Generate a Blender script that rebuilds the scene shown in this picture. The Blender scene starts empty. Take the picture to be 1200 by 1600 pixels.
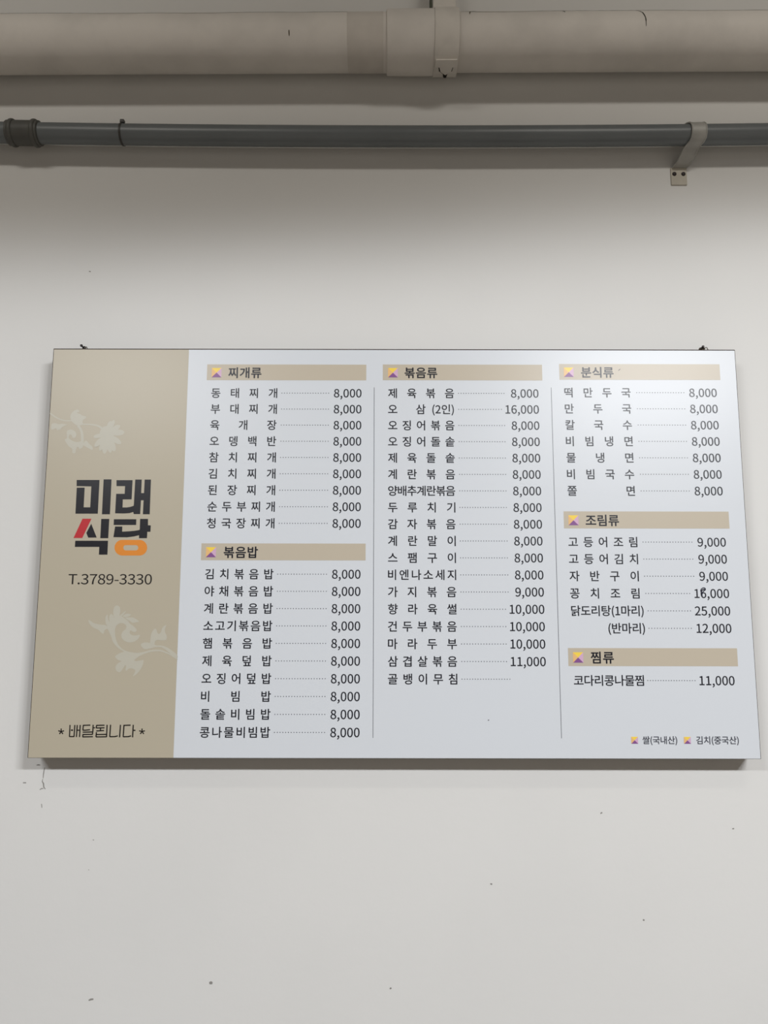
import bpy, bmesh, math, random
from mathutils import Vector, Matrix
from mathutils.geometry import tessellate_polygon

scene = bpy.context.scene
COL = scene.collection
random.seed(4)

# ---------------------------------------------------------------- camera
CAM = Vector((-0.0275, -2.0202, 1.45))
PITCH, YAW, ROLL = 0.13933, -0.00053, 0.00162
cam_data = bpy.data.cameras.new('camera')
cam_data.sensor_fit = 'HORIZONTAL'
cam_data.sensor_width = 36.0
cam_data.lens = 36.0 * 1202.0 / 1200.0
cam_data.clip_start = 0.01
cam = bpy.data.objects.new('camera', cam_data)
COL.objects.link(cam)
_cp, _sp = math.cos(PITCH), math.sin(PITCH)
_rz = Matrix.Rotation(YAW, 3, 'Z')
_r, _f, _u = _rz @ Vector((1, 0, 0)), _rz @ Vector((0, _cp, _sp)), _rz @ Vector((0, -_sp, _cp))
_r2 = math.cos(ROLL) * _r + math.sin(ROLL) * _u
_u2 = -math.sin(ROLL) * _r + math.cos(ROLL) * _u
_m = Matrix((_r2, _u2, -_f)).transposed().to_4x4()
_m.translation = CAM
cam.matrix_world = _m
scene.camera = cam

# ---------------------------------------------------------------- light and exposure
scene.view_settings.view_transform = 'Standard'
scene.view_settings.look = 'None'
scene.view_settings.gamma = 1.0
scene.view_settings.use_curve_mapping = False
scene.view_settings.exposure = 0.0
world = bpy.data.worlds.new('room_world')
scene.world = world
world.use_nodes = True
world.node_tree.nodes['Background'].inputs[0].default_value = (0.9, 0.95, 1.0, 1)
world.node_tree.nodes['Background'].inputs[1].default_value = 0.015

def panel_or_fill(loc, sx, sy, power, color, spread=180, tilt=0.0):
    """panel lamp, or added fill for the lower wall; a smaller spread narrows the beam"""
    l = bpy.data.lights.new('panel_or_fill_light', 'AREA')
    l.shape = 'RECTANGLE'
    l.size, l.size_y = sx, sy
    l.energy = power
    l.color = color
    l.spread = math.radians(spread)
    o = bpy.data.objects.new('panel_or_fill_light', l)
    COL.objects.link(o)
    o.location = loc
    o.rotation_euler = (math.radians(tilt), 0, 0)      # positive leans towards the menu wall

def shaded_pendant(loc, power, cone, blend, radius, color, tilt=0.0):
    """hanging lamp in a shade: shines down, cut off sideways by the shade"""
    l = bpy.data.lights.new('pendant_light', 'SPOT')
    l.energy = power
    l.spot_size = math.radians(cone)
    l.spot_blend = blend
    l.shadow_soft_size = radius
    l.color = color
    o = bpy.data.objects.new('pendant_light', l)
    COL.objects.link(o)
    o.location = loc
    o.rotation_euler = (tilt, 0, 0)

ROOM_H = 4.30
WARM = (1.0, 0.955, 0.88)
WHITE = (0.98, 1.0, 1.03)
for px_, pw in ((1.3, 4.3), (-1.5, 3.9)):
    panel_or_fill((px_, -2.6, 4.2), 1.3, 0.2, pw, WARM, 80, 62)
for px_, pw, cone in ((1.5, 120, 160.6), (2.05, 120, 160.6), (2.6, 120, 160.6), (-2.6, 48, 158), (-2.05, 48, 158), (-1.5, 48, 158)):
    shaded_pendant((px_, -4.0, 3.42), pw, cone, 0.08, 0.12, WHITE)
for px_, pw in ((2.05, 118), (-2.05, 88)):  # added fill beside the pendants, brightens the lower wall
    panel_or_fill((px_, -4.0, 3.41), 1.4, 0.3, pw, WHITE, 158)

# ---------------------------------------------------------------- materials
def mat(name, color, rough=0.6, spec=0.5, metallic=0.0, bump=0.0, bump_scale=60.0, var=0.0, var_scale=6.0, var_color=None):
    m = bpy.data.materials.new(name)
    m.use_nodes = True
    nt = m.node_tree
    b = nt.nodes['Principled BSDF']
    b.inputs['Base Color'].default_value = (*color, 1)
    b.inputs['Roughness'].default_value = rough
    b.inputs['Specular IOR Level'].default_value = spec
    b.inputs['Metallic'].default_value = metallic
    tc = None
    if bump or var:
        tc = nt.nodes.new('ShaderNodeTexCoord')
    if bump:
        n = nt.nodes.new('ShaderNodeTexNoise')
        n.inputs['Scale'].default_value = bump_scale
        n.inputs['Detail'].default_value = 4
        bp = nt.nodes.new('ShaderNodeBump')
        bp.inputs['Strength'].default_value = bump
        bp.inputs['Distance'].default_value = 0.004
        nt.links.new(tc.outputs['Object'], n.inputs['Vector'])
        nt.links.new(n.outputs['Fac'], bp.inputs['Height'])
        nt.links.new(bp.outputs['Normal'], b.inputs['Normal'])
    if var:
        n = nt.nodes.new('ShaderNodeTexNoise')
        n.inputs['Scale'].default_value = var_scale
        n.inputs['Detail'].default_value = 5
        nt.links.new(tc.outputs['Object'], n.inputs['Vector'])
        mx = nt.nodes.new('ShaderNodeMix')
        mx.data_type = 'RGBA'
        mx.inputs['A'].default_value = (*color, 1)
        vc = var_color or tuple(c * (1 - var) for c in color)
        mx.inputs['B'].default_value = (*vc, 1)
        rp = nt.nodes.new('ShaderNodeMapRange')
        rp.inputs['From Min'].default_value = 0.42
        rp.inputs['From Max'].default_value = 0.68
        nt.links.new(n.outputs['Fac'], rp.inputs['Value'])
        nt.links.new(rp.outputs['Result'], mx.inputs['Factor'])
        nt.links.new(mx.outputs['Result'], b.inputs['Base Color'])
    return m

def s2l(r, g, b):
    f = lambda c: (c / 255 / 12.92) if c <= 10 else ((c / 255 + 0.055) / 1.055) ** 2.4
    return (f(r), f(g), f(b))

SHEET_ROUGH, SHEET_SPEC = 0.33, 0.38
def ink(name, rgb):
    return mat(name, s2l(*rgb), SHEET_ROUGH, SHEET_SPEC)

M_WALL = mat('wall_paint', s2l(226, 225, 222), 0.65, 0.3, bump=0.10, bump_scale=45, var=0.03, var_scale=1.7)
M_ROOM = mat('room_paint', s2l(136, 130, 122), 0.8, 0.2, var=0.04, var_scale=1.0)
M_CEIL = mat('ceiling_paint', s2l(150, 144, 136), 0.85, 0.2, var=0.04, var_scale=1.0)
M_FLOOR = mat('floor_tile', s2l(110, 102, 92), 0.5, 0.4, var=0.15, var_scale=3.0)
M_SHEET = ink('laminated_white_sheet', (218, 222, 227))
M_BEIGE = ink('printed_beige', (187, 178, 158))
M_HEAD = ink('printed_header_beige', (196, 185, 166))
M_FLORAL = ink('printed_pale_floral', (194, 190, 175))
M_INK = ink('printed_navy_ink', (16, 18, 30))
M_DOT = ink('printed_dot_ink', (70, 72, 80))
M_LINE = ink('printed_divider_grey', (112, 114, 120))
M_LOGO = ink('logo_black', (22, 20, 27))
M_RED = ink('logo_red', (190, 45, 52))
M_ORANGE = ink('logo_orange', (226, 140, 50))
M_NOTICE = ink('printed_black', (26, 22, 20))
M_NOTE = ink('printed_note_grey', (72, 74, 84))
M_PEN = mat('pen_ink', s2l(20, 20, 46), 0.4, 0.3)
M_YEL = ink('emblem_yellow', (250, 216, 84))
M_PEACH = ink('emblem_peach', (236, 190, 128))
M_LILAC = ink('emblem_lilac', (214, 176, 204))
M_PURP = ink('emblem_purple', (136, 86, 146))
M_WOOD = mat('board_edge_brown', s2l(64, 52, 44), 0.6, 0.3, var=0.3, var_scale=14)
M_PVC = mat('painted_pipe', s2l(230, 225, 218), 0.6, 0.35, bump=0.12, bump_scale=70, var=0.10, var_scale=8)
M_SLEEVE = mat('dull_pipe_paint', s2l(216, 210, 202), 0.65, 0.3, bump=0.12, bump_scale=70, var=0.10, var_scale=10)
M_CLAMP = mat('painted_clamp', s2l(226, 221, 213), 0.6, 0.35, bump=0.15, bump_scale=60, var=0.12, var_scale=16)
M_GRIME = mat('grime', s2l(96, 86, 70), 0.9, 0.1, var=0.4, var_scale=50)
M_DARK = mat('dark_crack_gap_shade', s2l(44, 40, 34), 0.8, 0.2)  # cracks and bolt, also the painted shade of the clamp notch
M_GREY = mat('grey_conduit', s2l(110, 115, 117), 0.36, 0.45, bump=0.03, bump_scale=80, var=0.10, var_scale=5)
M_GREYD = mat('grey_conduit_fitting', s2l(88, 88, 84), 0.5, 0.4, var=0.12, var_scale=20)
M_TIE = mat('black_cable_tie', s2l(62, 60, 56), 0.5, 0.4)
M_BRACK = mat('bracket_metal', s2l(172, 171, 166), 0.5, 0.45, metallic=0.15, var=0.14, var_scale=22)
M_PLATE = mat('bracket_painted_foot', s2l(196, 190, 176), 0.6, 0.3, var=0.10, var_scale=30)
M_SCREW = mat('dark_screw', s2l(48, 42, 42), 0.5, 0.4, metallic=0.4)
M_WIRE = mat('rusty_wire', s2l(96, 88, 78), 0.5, 0.4, metallic=0.5, var=0.3, var_scale=200)
M_ROD = mat('green_rod', s2l(84, 88, 76), 0.6, 0.3)
M_MARK = mat('wall_scuff', s2l(150, 147, 142), 0.8, 0.1, var=0.2, var_scale=90)

# ---------------------------------------------------------------- helpers
def link(name, me, material=None, parent=None):
    o = bpy.data.objects.new(name, me)
    COL.objects.link(o)
    if material:
        for m in (material if isinstance(material, (list, tuple)) else [material]):
            me.materials.append(m)
    if parent:
        o.parent = parent
    return o

def from_bm(name, bm, material, parent=None, smooth=False):
    bmesh.ops.recalc_face_normals(bm, faces=bm.faces)
    me = bpy.data.meshes.new(name)
    bm.to_mesh(me)
    bm.free()
    if smooth:
        me.polygons.foreach_set('use_smooth', [True] * len(me.polygons))
        try:
            me.set_sharp_from_angle(angle=math.radians(40))
        except Exception:
            pass
    return link(name, me, material, parent)

def tag(o, label, cat, group=None):
    o['label'] = label
    o['category'] = cat
    if group:
        o['group'] = group
    return o

def empty(name, loc, label, cat, group=None):
    o = bpy.data.objects.new(name, None)
    o.empty_display_size = 0.05
    COL.objects.link(o)
    o.location = loc
    return tag(o, label, cat, group)

def box(bm, x0, x1, y0, y1, z0, z1, bevel=0.0, seg=2):
    r = bmesh.ops.create_cube(bm, size=1.0)
    vs = r['verts']
    for v in vs:
        v.co = Vector(((x0 + x1) / 2 + v.co.x * (x1 - x0), (y0 + y1) / 2 + v.co.y * (y1 - y0), (z0 + z1) / 2 + v.co.z * (z1 - z0)))
    if bevel:
        es = list({e for v in vs for e in v.link_edges})
        bmesh.ops.bevel(bm, geom=es, offset=bevel, segments=seg, affect='EDGES')

def tube(bm, pts, radii, seg=32, cap=True):
    """round tube through points; radii one value or one per point"""
    pts = [Vector(p) for p in pts]
    if not isinstance(radii, (list, tuple)):
        radii = [radii] * len(pts)
    rings = []
    ref = None
    for i, p in enumerate(pts):
        t = (pts[min(i + 1, len(pts) - 1)] - pts[max(i - 1, 0)])
        t = t.normalized() if t.length > 1e-9 else Vector((1, 0, 0))
        if ref is None:
            ref = Vector((0, 0, 1)) if abs(t.z) < 0.9 else Vector((1, 0, 0))
        a = (ref - t * ref.dot(t)).normalized()
        ref = a
        b = t.cross(a)
        rings.append([bm.verts.new(p + (a * math.cos(2 * math.pi * k / seg) + b * math.sin(2 * math.pi * k / seg)) * radii[i]) for k in range(seg)])
    for r0, r1 in zip(rings, rings[1:]):
        for k in range(seg):
            bm.faces.new((r0[k], r0[(k + 1) % seg], r1[(k + 1) % seg], r1[k]))
    if cap:
        bm.faces.new(rings[0][::-1])
        bm.faces.new(rings[-1])

# ---------------------------------------------------------------- room (structure)
def struct(name, bm, m):
    o = from_bm(name, bm, m)
    o['kind'] = 'structure'
    return o

RX0, RX1, RY0 = -4.2, 4.2, -7.5
bm = bmesh.new(); box(bm, RX0, RX1, 0.0, 0.15, 0, ROOM_H); wall_back = struct('wall_back', bm, M_WALL)
bm = bmesh.new(); box(bm, RX0 - 0.15, RX0, RY0, 0.15, 0, ROOM_H); struct('wall_left', bm, M_ROOM)
bm = bmesh.new(); box(bm, RX1, RX1 + 0.15, RY0, 0.15, 0, ROOM_H); struct('wall_right', bm, M_ROOM)
bm = bmesh.new(); box(bm, RX0, RX1, RY0 - 0.15, RY0, 0, ROOM_H); struct('wall_front', bm, M_ROOM)
bm = bmesh.new(); box(bm, RX0 - 0.15, RX1 + 0.15, RY0 - 0.15, 0.15, -0.15, 0); struct('floor', bm, M_FLOOR)
bm = bmesh.new(); box(bm, RX0 - 0.15, RX1 + 0.15, RY0 - 0.15, 0.15, ROOM_H, ROOM_H + 0.15); struct('ceiling', bm, M_CEIL)

# small cracks and scuffs in the wall paint: (x, z, [(dx, dz), ...], width) in metres on the wall
def wall_mark(name, lines, width):
    bm = bmesh.new()
    for pts in lines:
        n = len(pts)
        prev = None
        for i, (x, z) in enumerate(pts):
            p0, p1 = pts[max(0, i - 1)], pts[min(n - 1, i + 1)]
            dx, dz = p1[0] - p0[0], p1[1] - p0[1]
            l = math.hypot(dx, dz) or 1
            w = width * (0.35 + 0.65 * math.sin(math.pi * (i + 0.5) / n)) / 2 * random.uniform(0.7, 1.3)
            a = bm.verts.new((x - dz / l * w, -0.0004, z + dx / l * w))
            b = bm.verts.new((x + dz / l * w, -0.0004, z - dx / l * w))
            if prev:
                bm.faces.new((prev[0], prev[1], b, a))
            prev = (a, b)
    o = from_bm(name, bm, M_MARK, wall_back)
    return o

wall_mark('paint_crack', [[(-0.8846, 1.0787), (-0.8858, 1.0724), (-0.8868, 1.0631), (-0.8870, 1.0521)], [(-0.8877, 1.0506), (-0.8889, 1.0443), (-0.8854, 1.0397), (-0.8840, 1.0304), (-0.8796, 1.0257)], [(-0.8941, 1.0241), (-0.8894, 1.0272), (-0.8846, 1.0273)], [(-0.8871, 0.9901), (-0.8857, 0.9808)], [(-0.9060, 1.0841), (-0.9012, 1.0849), (-0.8963, 1.0843)], [(-0.9372, 1.0412), (-0.9291, 1.0412)]], 0.0026)
wall_mark('paint_scuff', [[(-0.7435, 0.5317), (-0.7382, 0.5339), (-0.7320, 0.5346)]], 0.005)
wall_mark('paint_scuff', [[(-0.4512, 0.5712), (-0.4473, 0.5719), (-0.4434, 0.5712)]], 0.006)
wall_mark('paint_scuff', [[(-0.7609, 0.8330), (-0.7586, 0.8330)]], 0.002)
wall_mark('paint_scuff', [[(-0.7536, 0.9043), (-0.7503, 0.9034)]], 0.002)
wall_mark('paint_scuff', [[(0.5187, 0.9690), (0.5236, 0.9713)]], 0.004)
wall_mark('paint_scuff', [[(0.2389, 0.8012), (0.2437, 0.8004)]], 0.004)
wall_mark('paint_scuff', [[(0.6144, 0.7180), (0.6182, 0.7165)]], 0.004)
wall_mark('paint_scuff', [[(-0.0105, 0.5587), (-0.0066, 0.5609)]], 0.004)
wall_mark('paint_scuff', [[(0.8480, 0.9326), (0.8528, 0.9332)]], 0.003)
wall_mark('paint_scuff', [[(-0.8455, 2.4056), (-0.8402, 2.4047)]], 0.003)

# ---------------------------------------------------------------- the menu board
BW, BH, BD = 1.800, 1.0453, 0.070
ZT = 1.45 + 0.18587 + BH / 2             # top edge of the board
YF = -BD                                 # its printed face
board = empty('menu_board', (0, 0, ZT - BH),
              'wide white and beige printed menu board hanging on the white wall under the grey pipe', 'menu board')
BASE = Vector((0, 0, ZT - BH))

def bpart(name, bm_or_me, m, parent=None, smooth=False):
    """a part of the board; geometry is given in world coordinates"""
    o = from_bm(name, bm_or_me, m, None, smooth)
    o.data.transform(Matrix.Translation(-BASE))
    o.parent = parent or board
    return o

def X(mmx): return -BW / 2 + mmx / 1000.0
def Z(mmy): return ZT - mmy / 1000.0

bm = bmesh.new(); box(bm, -BW / 2, BW / 2, YF + 0.002, -0.0005, ZT - BH, ZT, 0.001, 1)
bpart('backing_panel', bm, M_WOOD)
bm = bmesh.new(); box(bm, -BW / 2 + 0.0026, BW / 2 - 0.0022, YF, YF + 0.003, ZT - BH + 0.0010, ZT - 0.0034, 0.0006, 2)
bpart('printed_sheet', bm, M_SHEET)

LOGO_BLACK=[[[82.6,353.2],[141.3,353.1],[141.5,440.7],[84.3,440.8],[83.8,373.3],[104.2,373.2],[104.4,424.2],[121.2,424.2],[121.1,369.9],[83.1,369.2]],[[151.7,351.5],[172.1,351.5],[172.6,442.2],[152.1,442.2]],[[185.0,353.5],[226.3,353.4],[226.2,403.6],[203.7,403.7],[204.0,424.5],[214.5,424.5],[224.3,422.9],[232.5,420.0],[233.2,351.8],[249.9,351.8],[250.0,387.0],[257.2,387.0],[257.4,351.8],[273.6,351.8],[274.3,442.0],[256.8,442.0],[257.0,405.8],[250.2,405.8],[249.8,441.6],[233.5,441.6],[231.9,436.1],[222.9,439.0],[207.6,440.1],[185.8,439.5],[185.9,389.1],[207.8,389.0],[207.7,369.0],[185.8,369.1]],[[126.1,466.5],[142.0,502.1],[120.5,502.2],[115.0,490.2]],[[151.0,454.1],[171.5,454.1],[171.4,503.6],[151.2,503.6]],[[87.9,510.3],[171.3,510.2],[171.4,545.6],[149.9,545.7],[149.8,525.9],[87.7,526.0]],[[183.5,454.9],[240.6,454.8],[240.9,469.6],[183.6,469.7]],[[187.5,473.6],[205.8,473.6],[206.0,486.7],[222.9,486.0],[238.1,484.5],[250.6,482.3],[250.4,453.9],[270.5,453.9],[271.2,470.2],[278.4,470.6],[278.2,487.0],[270.2,487.0],[270.0,503.4],[249.8,503.5],[249.5,495.8],[236.6,499.1],[219.3,501.3],[184.5,501.0]]]
LOGO_RED=[[[103.2,453.7],[126.1,453.7],[105.3,503.3],[82.9,503.3]]]
LOGO_RING=[[[251.1,507.8],[255.0,508.2],[258.7,509.3],[262.1,511.1],[265.2,513.6],[267.8,516.5],[269.7,519.9],[271.0,523.6],[271.5,527.4],[271.6,528.1],[271.4,531.9],[270.4,535.6],[268.8,539.0],[266.5,541.9],[263.6,544.4],[260.3,546.2],[256.7,547.3],[252.9,547.7],[209.2,547.8],[205.4,547.4],[201.7,546.3],[198.2,544.5],[195.1,542.1],[192.5,539.1],[190.6,535.7],[189.3,532.0],[188.7,528.2],[188.7,527.6],[188.9,523.7],[189.8,520.1],[191.4,516.7],[193.7,513.7],[196.5,511.2],[199.8,509.4],[203.4,508.3],[207.2,507.9]],[[242.4,521.2],[243.6,521.3],[244.7,521.6],[245.8,522.2],[246.8,522.9],[247.6,523.9],[248.2,524.9],[248.6,526.1],[248.8,527.3],[248.8,528.6],[248.8,529.7],[248.5,530.9],[247.9,531.9],[247.2,532.9],[246.3,533.6],[245.3,534.2],[244.2,534.5],[243.0,534.7],[217.7,534.7],[216.5,534.6],[215.3,534.2],[214.2,533.7],[213.3,532.9],[212.5,532.0],[211.9,531.0],[211.5,529.8],[211.3,528.6],[211.2,527.3],[211.3,526.1],[211.6,525.0],[212.1,523.9],[212.8,523.0],[213.7,522.2],[214.7,521.7],[215.8,521.3],[217.0,521.2]]]
FLORAL_LOW=[[[195.6,705.3],[193.0,686.7],[195.8,676.4],[202.6,672.7],[209.7,677.4],[211.7,686.7],[209.7,697.0],[213.2,705.2]],[[186.2,717.6],[183.3,701.2],[187.7,694.0],[194.2,698.1],[197.5,711.4]],[[177.4,723.8],[174.0,705.3],[177.5,697.1],[180.6,696.0],[180.6,705.3],[186.9,719.7]],[[131.5,710.5],[134.6,709.9],[146.4,718.1],[161.1,721.3],[177.8,722.7],[183.5,733.0],[178.3,732.0],[173.3,736.1],[172.7,744.3],[167.5,743.2],[158.7,734.0],[147.1,730.0],[137.4,722.8]],[[177.8,723.8],[185.5,712.5],[196.5,703.2],[211.8,698.0],[222.5,705.2],[231.1,711.4],[237.7,719.6],[246.3,724.7],[256.1,734.9],[251.1,740.0],[244.9,739.0],[238.5,734.9],[236.7,741.1],[240.0,746.2],[247.4,748.6],[255.6,747.8],[262.8,746.2],[263.9,748.2],[259.2,757.4],[250.1,763.5],[237.9,766.2],[225.3,762.1],[217.7,754.4],[216.2,746.2],[220.0,738.0],[228.0,731.9],[228.6,723.7],[221.1,718.0],[210.7,718.0],[202.7,723.7],[200.1,734.0],[201.3,746.3],[204.5,760.5],[211.3,772.8],[222.2,782.9],[234.8,788.0],[255.6,791.4],[272.0,789.3],[288.3,784.8],[304.7,782.4],[319.2,783.8],[338.0,790.9],[359.8,805.0],[360.0,808.5],[338.2,794.9],[319.4,787.8],[304.9,786.8],[288.5,789.3],[272.2,795.0],[262.2,800.1],[250.6,809.3],[256.5,811.7],[266.7,809.6],[276.5,807.8],[273.8,821.4],[267.8,833.5],[258.0,844.6],[249.0,849.2],[255.7,837.5],[255.4,832.5],[247.0,828.5],[238.8,829.5],[234.0,835.6],[230.8,833.5],[232.4,823.4],[230.1,819.8],[226.4,827.5],[220.7,836.6],[214.6,839.2],[207.2,833.6],[205.7,824.5],[211.4,816.4],[221.5,811.3],[213.2,809.7],[202.4,801.2],[208.3,795.1],[220.4,789.4],[226.5,788.0],[213.9,781.9],[203.1,772.8],[195.3,762.6],[191.6,750.4],[184.8,738.1]],[[222.5,704.2],[230.7,703.2],[243.2,703.1],[253.8,708.3],[261.3,714.4],[252.1,715.4],[243.9,717.5],[235.3,711.8]],[[217.1,699.5],[228.2,693.3],[239.7,695.9],[234.8,700.7],[222.4,703.6]],[[209.8,699.1],[224.1,687.1],[225.9,688.3],[215.7,701.1]],[[265.0,771.7],[270.9,766.1],[281.2,764.9],[290.0,767.5],[290.0,752.2],[292.5,740.0],[300.4,729.7],[304.7,733.8],[306.0,741.0],[310.3,745.1],[315.3,741.0],[318.0,729.7],[323.9,723.5],[329.0,721.5],[325.3,731.7],[325.6,739.9],[331.2,750.1],[330.2,759.3],[320.3,760.4],[307.8,758.7],[301.3,762.0],[300.5,772.6],[320.8,772.6],[337.6,779.7],[359.5,795.9],[359.8,805.0],[346.5,796.9],[321.0,777.1],[304.4,776.3],[290.1,780.4],[275.8,782.8]]]
FLORAL_TOP=[[[1.4,177.6],[12.2,185.5],[27.5,194.2],[44.5,198.5],[62.7,197.9],[62.5,195.3],[44.7,195.6],[28.6,191.1],[14.0,182.4],[3.6,174.3]],[[55.7,186.1],[58.7,176.8],[66.4,168.4],[75.3,166.5],[79.2,171.2],[77.5,174.0],[73.0,173.0],[74.1,176.8],[81.4,178.6],[88.0,183.2],[98.0,185.1],[96.5,190.6],[89.5,194.4],[89.0,200.8],[92.0,205.5],[85.0,209.2],[77.8,210.1],[68.5,205.5],[60.0,198.1]],[[86.7,207.5],[102.8,207.8],[120.7,209.9],[131.0,213.2],[139.8,219.7],[142.7,215.1],[132.8,208.7],[121.2,205.7],[102.8,204.2],[86.5,204.6]],[[75.1,211.2],[81.8,219.2],[85.4,227.6],[86.9,238.1],[88.0,250.3],[85.3,268.3],[93.1,269.8],[95.6,251.0],[94.1,237.5],[91.9,225.9],[87.2,215.8],[79.6,207.2]],[[49.4,223.1],[60.3,219.4],[70.5,224.0],[75.9,233.2],[72.4,242.4],[65.2,242.4],[63.1,236.0],[58.9,232.7],[55.9,236.0],[55.4,243.4],[65.7,250.7],[78.5,254.4],[90.8,249.8],[94.9,258.0],[92.8,269.0],[85.0,273.1],[81.8,265.4],[76.7,269.1],[75.2,283.7],[66.6,282.3],[67.3,271.3],[56.7,265.1],[50.8,257.2],[44.3,246.7],[51.8,243.7],[50.0,234.2]],[[98.9,248.8],[103.5,250.6],[109.3,258.0],[118.6,265.3],[120.1,274.9],[110.0,270.8],[97.9,263.9],[93.2,260.8]],[[8.1,204.7],[17.9,202.8],[27.1,206.5],[37.8,204.6],[50.6,207.4],[45.3,209.3],[36.6,213.9],[33.3,220.4],[27.1,221.3],[24.5,223.5],[21.4,215.8],[11.8,221.3],[8.1,219.5]],[[134.5,226.6],[141.1,213.7],[153.5,210.0],[165.4,213.7],[172.3,224.7],[171.3,241.3],[161.2,254.2],[146.8,254.2],[137.3,245.1]],[[153.8,231.3],[155.6,228.2],[157.6,225.3],[159.7,222.4],[161.7,219.4],[163.5,216.4],[165.0,213.2],[165.9,209.9],[166.3,206.4],[166.2,202.7],[164.3,198.4],[161.3,197.4],[157.6,199.8],[155.6,202.8],[154.2,206.0],[153.3,209.3],[152.9,212.8],[152.9,216.4],[153.1,220.1],[153.4,223.9],[153.6,227.6],[153.6,231.2]],[[153.8,231.3],[156.3,228.1],[159.0,225.0],[161.7,221.9],[164.4,218.8],[166.8,215.6],[169.0,212.2],[170.8,208.6],[172.2,204.8],[173.1,200.7],[172.5,195.8],[170.1,194.5],[166.0,196.8],[163.4,199.9],[161.2,203.3],[159.5,207.0],[158.1,210.8],[157.1,214.8],[156.2,218.9],[155.5,223.1],[154.6,227.2],[153.6,231.2]],[[153.8,231.3],[157.6,229.9],[161.6,228.8],[165.7,227.7],[169.7,226.5],[173.6,225.2],[177.2,223.4],[180.6,221.2],[183.6,218.5],[186.2,215.3],[187.7,210.4],[185.9,207.6],[180.8,207.1],[176.8,208.3],[173.1,210.1],[169.8,212.4],[166.9,215.1],[164.1,218.1],[161.5,221.4],[159.0,224.8],[156.4,228.1],[153.6,231.1]],[[153.7,231.4],[158.4,232.2],[163.2,233.3],[167.9,234.5],[172.7,235.5],[177.4,236.3],[182.0,236.6],[186.5,236.2],[191.0,235.1],[195.3,233.2],[199.3,228.9],[198.7,224.9],[193.7,221.5],[188.9,220.4],[184.3,220.2],[179.8,220.7],[175.3,221.8],[171.0,223.4],[166.6,225.4],[162.3,227.5],[158.0,229.4],[153.7,231.1]],[[153.6,231.3],[156.9,234.9],[160.0,238.7],[163.0,242.6],[166.1,246.4],[169.4,249.9],[172.8,253.1],[176.6,255.8],[180.8,258.0],[185.3,259.6],[190.9,259.3],[192.9,256.3],[190.9,250.8],[187.8,247.1],[184.3,243.9],[180.4,241.3],[176.3,239.1],[171.9,237.4],[167.3,235.8],[162.7,234.4],[158.2,232.9],[153.8,231.1]],[[153.5,231.3],[154.8,236.4],[155.7,241.7],[156.5,247.0],[157.4,252.3],[158.6,257.4],[160.3,262.3],[162.5,266.9],[165.5,271.2],[169.1,275.1],[174.9,278.0],[178.5,276.3],[179.7,270.0],[178.7,264.8],[177.1,259.9],[174.7,255.3],[171.8,251.0],[168.4,247.0],[164.7,243.0],[160.9,239.1],[157.2,235.2],[153.8,231.2]],[[153.6,231.2],[153.8,236.5],[153.8,241.8],[153.7,247.1],[153.7,252.4],[154.0,257.6],[154.6,262.7],[155.8,267.7],[157.7,272.6],[160.1,277.4],[164.5,281.7],[167.8,281.0],[169.7,275.4],[169.7,270.1],[169.0,265.0],[167.7,260.0],[165.9,255.1],[163.6,250.3],[161.1,245.5],[158.6,240.8],[156.1,236.0],[153.8,231.2]],[[153.5,231.2],[152.1,236.4],[150.4,241.5],[148.6,246.6],[146.9,251.7],[145.5,256.9],[144.5,262.0],[144.1,267.3],[144.3,272.6],[145.3,278.1],[148.3,283.7],[151.9,284.2],[155.7,279.3],[157.3,274.2],[158.3,269.0],[158.6,263.8],[158.3,258.4],[157.6,253.0],[156.6,247.6],[155.6,242.1],[154.5,236.7],[153.8,231.2]],[[153.6,231.2],[151.2,235.4],[148.6,239.5],[145.9,243.5],[143.4,247.6],[141.0,251.8],[138.9,256.1],[137.3,260.6],[136.3,265.3],[135.7,270.2],[136.7,275.7],[139.4,276.8],[143.6,273.4],[146.1,269.3],[148.1,265.0],[149.7,260.5],[150.7,255.8],[151.5,250.9],[152.0,246.0],[152.5,241.1],[153.0,236.1],[153.8,231.3]],[[153.6,231.1],[149.9,233.9],[146.0,236.5],[142.1,239.1],[138.2,241.7],[134.6,244.4],[131.2,247.5],[128.2,250.9],[125.7,254.7],[123.7,259.0],[123.2,264.6],[125.6,266.8],[130.9,265.5],[134.8,262.9],[138.1,259.8],[141.0,256.3],[143.5,252.5],[145.7,248.4],[147.7,244.1],[149.6,239.7],[151.6,235.4],[153.8,231.3]],[[153.7,231.1],[150.0,231.2],[146.3,231.2],[142.6,231.0],[139.0,230.9],[135.3,231.1],[131.8,231.5],[128.4,232.4],[125.2,233.8],[122.1,235.7],[119.6,239.2],[120.4,241.8],[124.6,243.5],[128.2,243.5],[131.7,243.0],[135.1,242.0],[138.3,240.7],[141.4,238.9],[144.5,237.0],[147.5,235.0],[150.6,233.1],[153.7,231.3]]]
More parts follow.
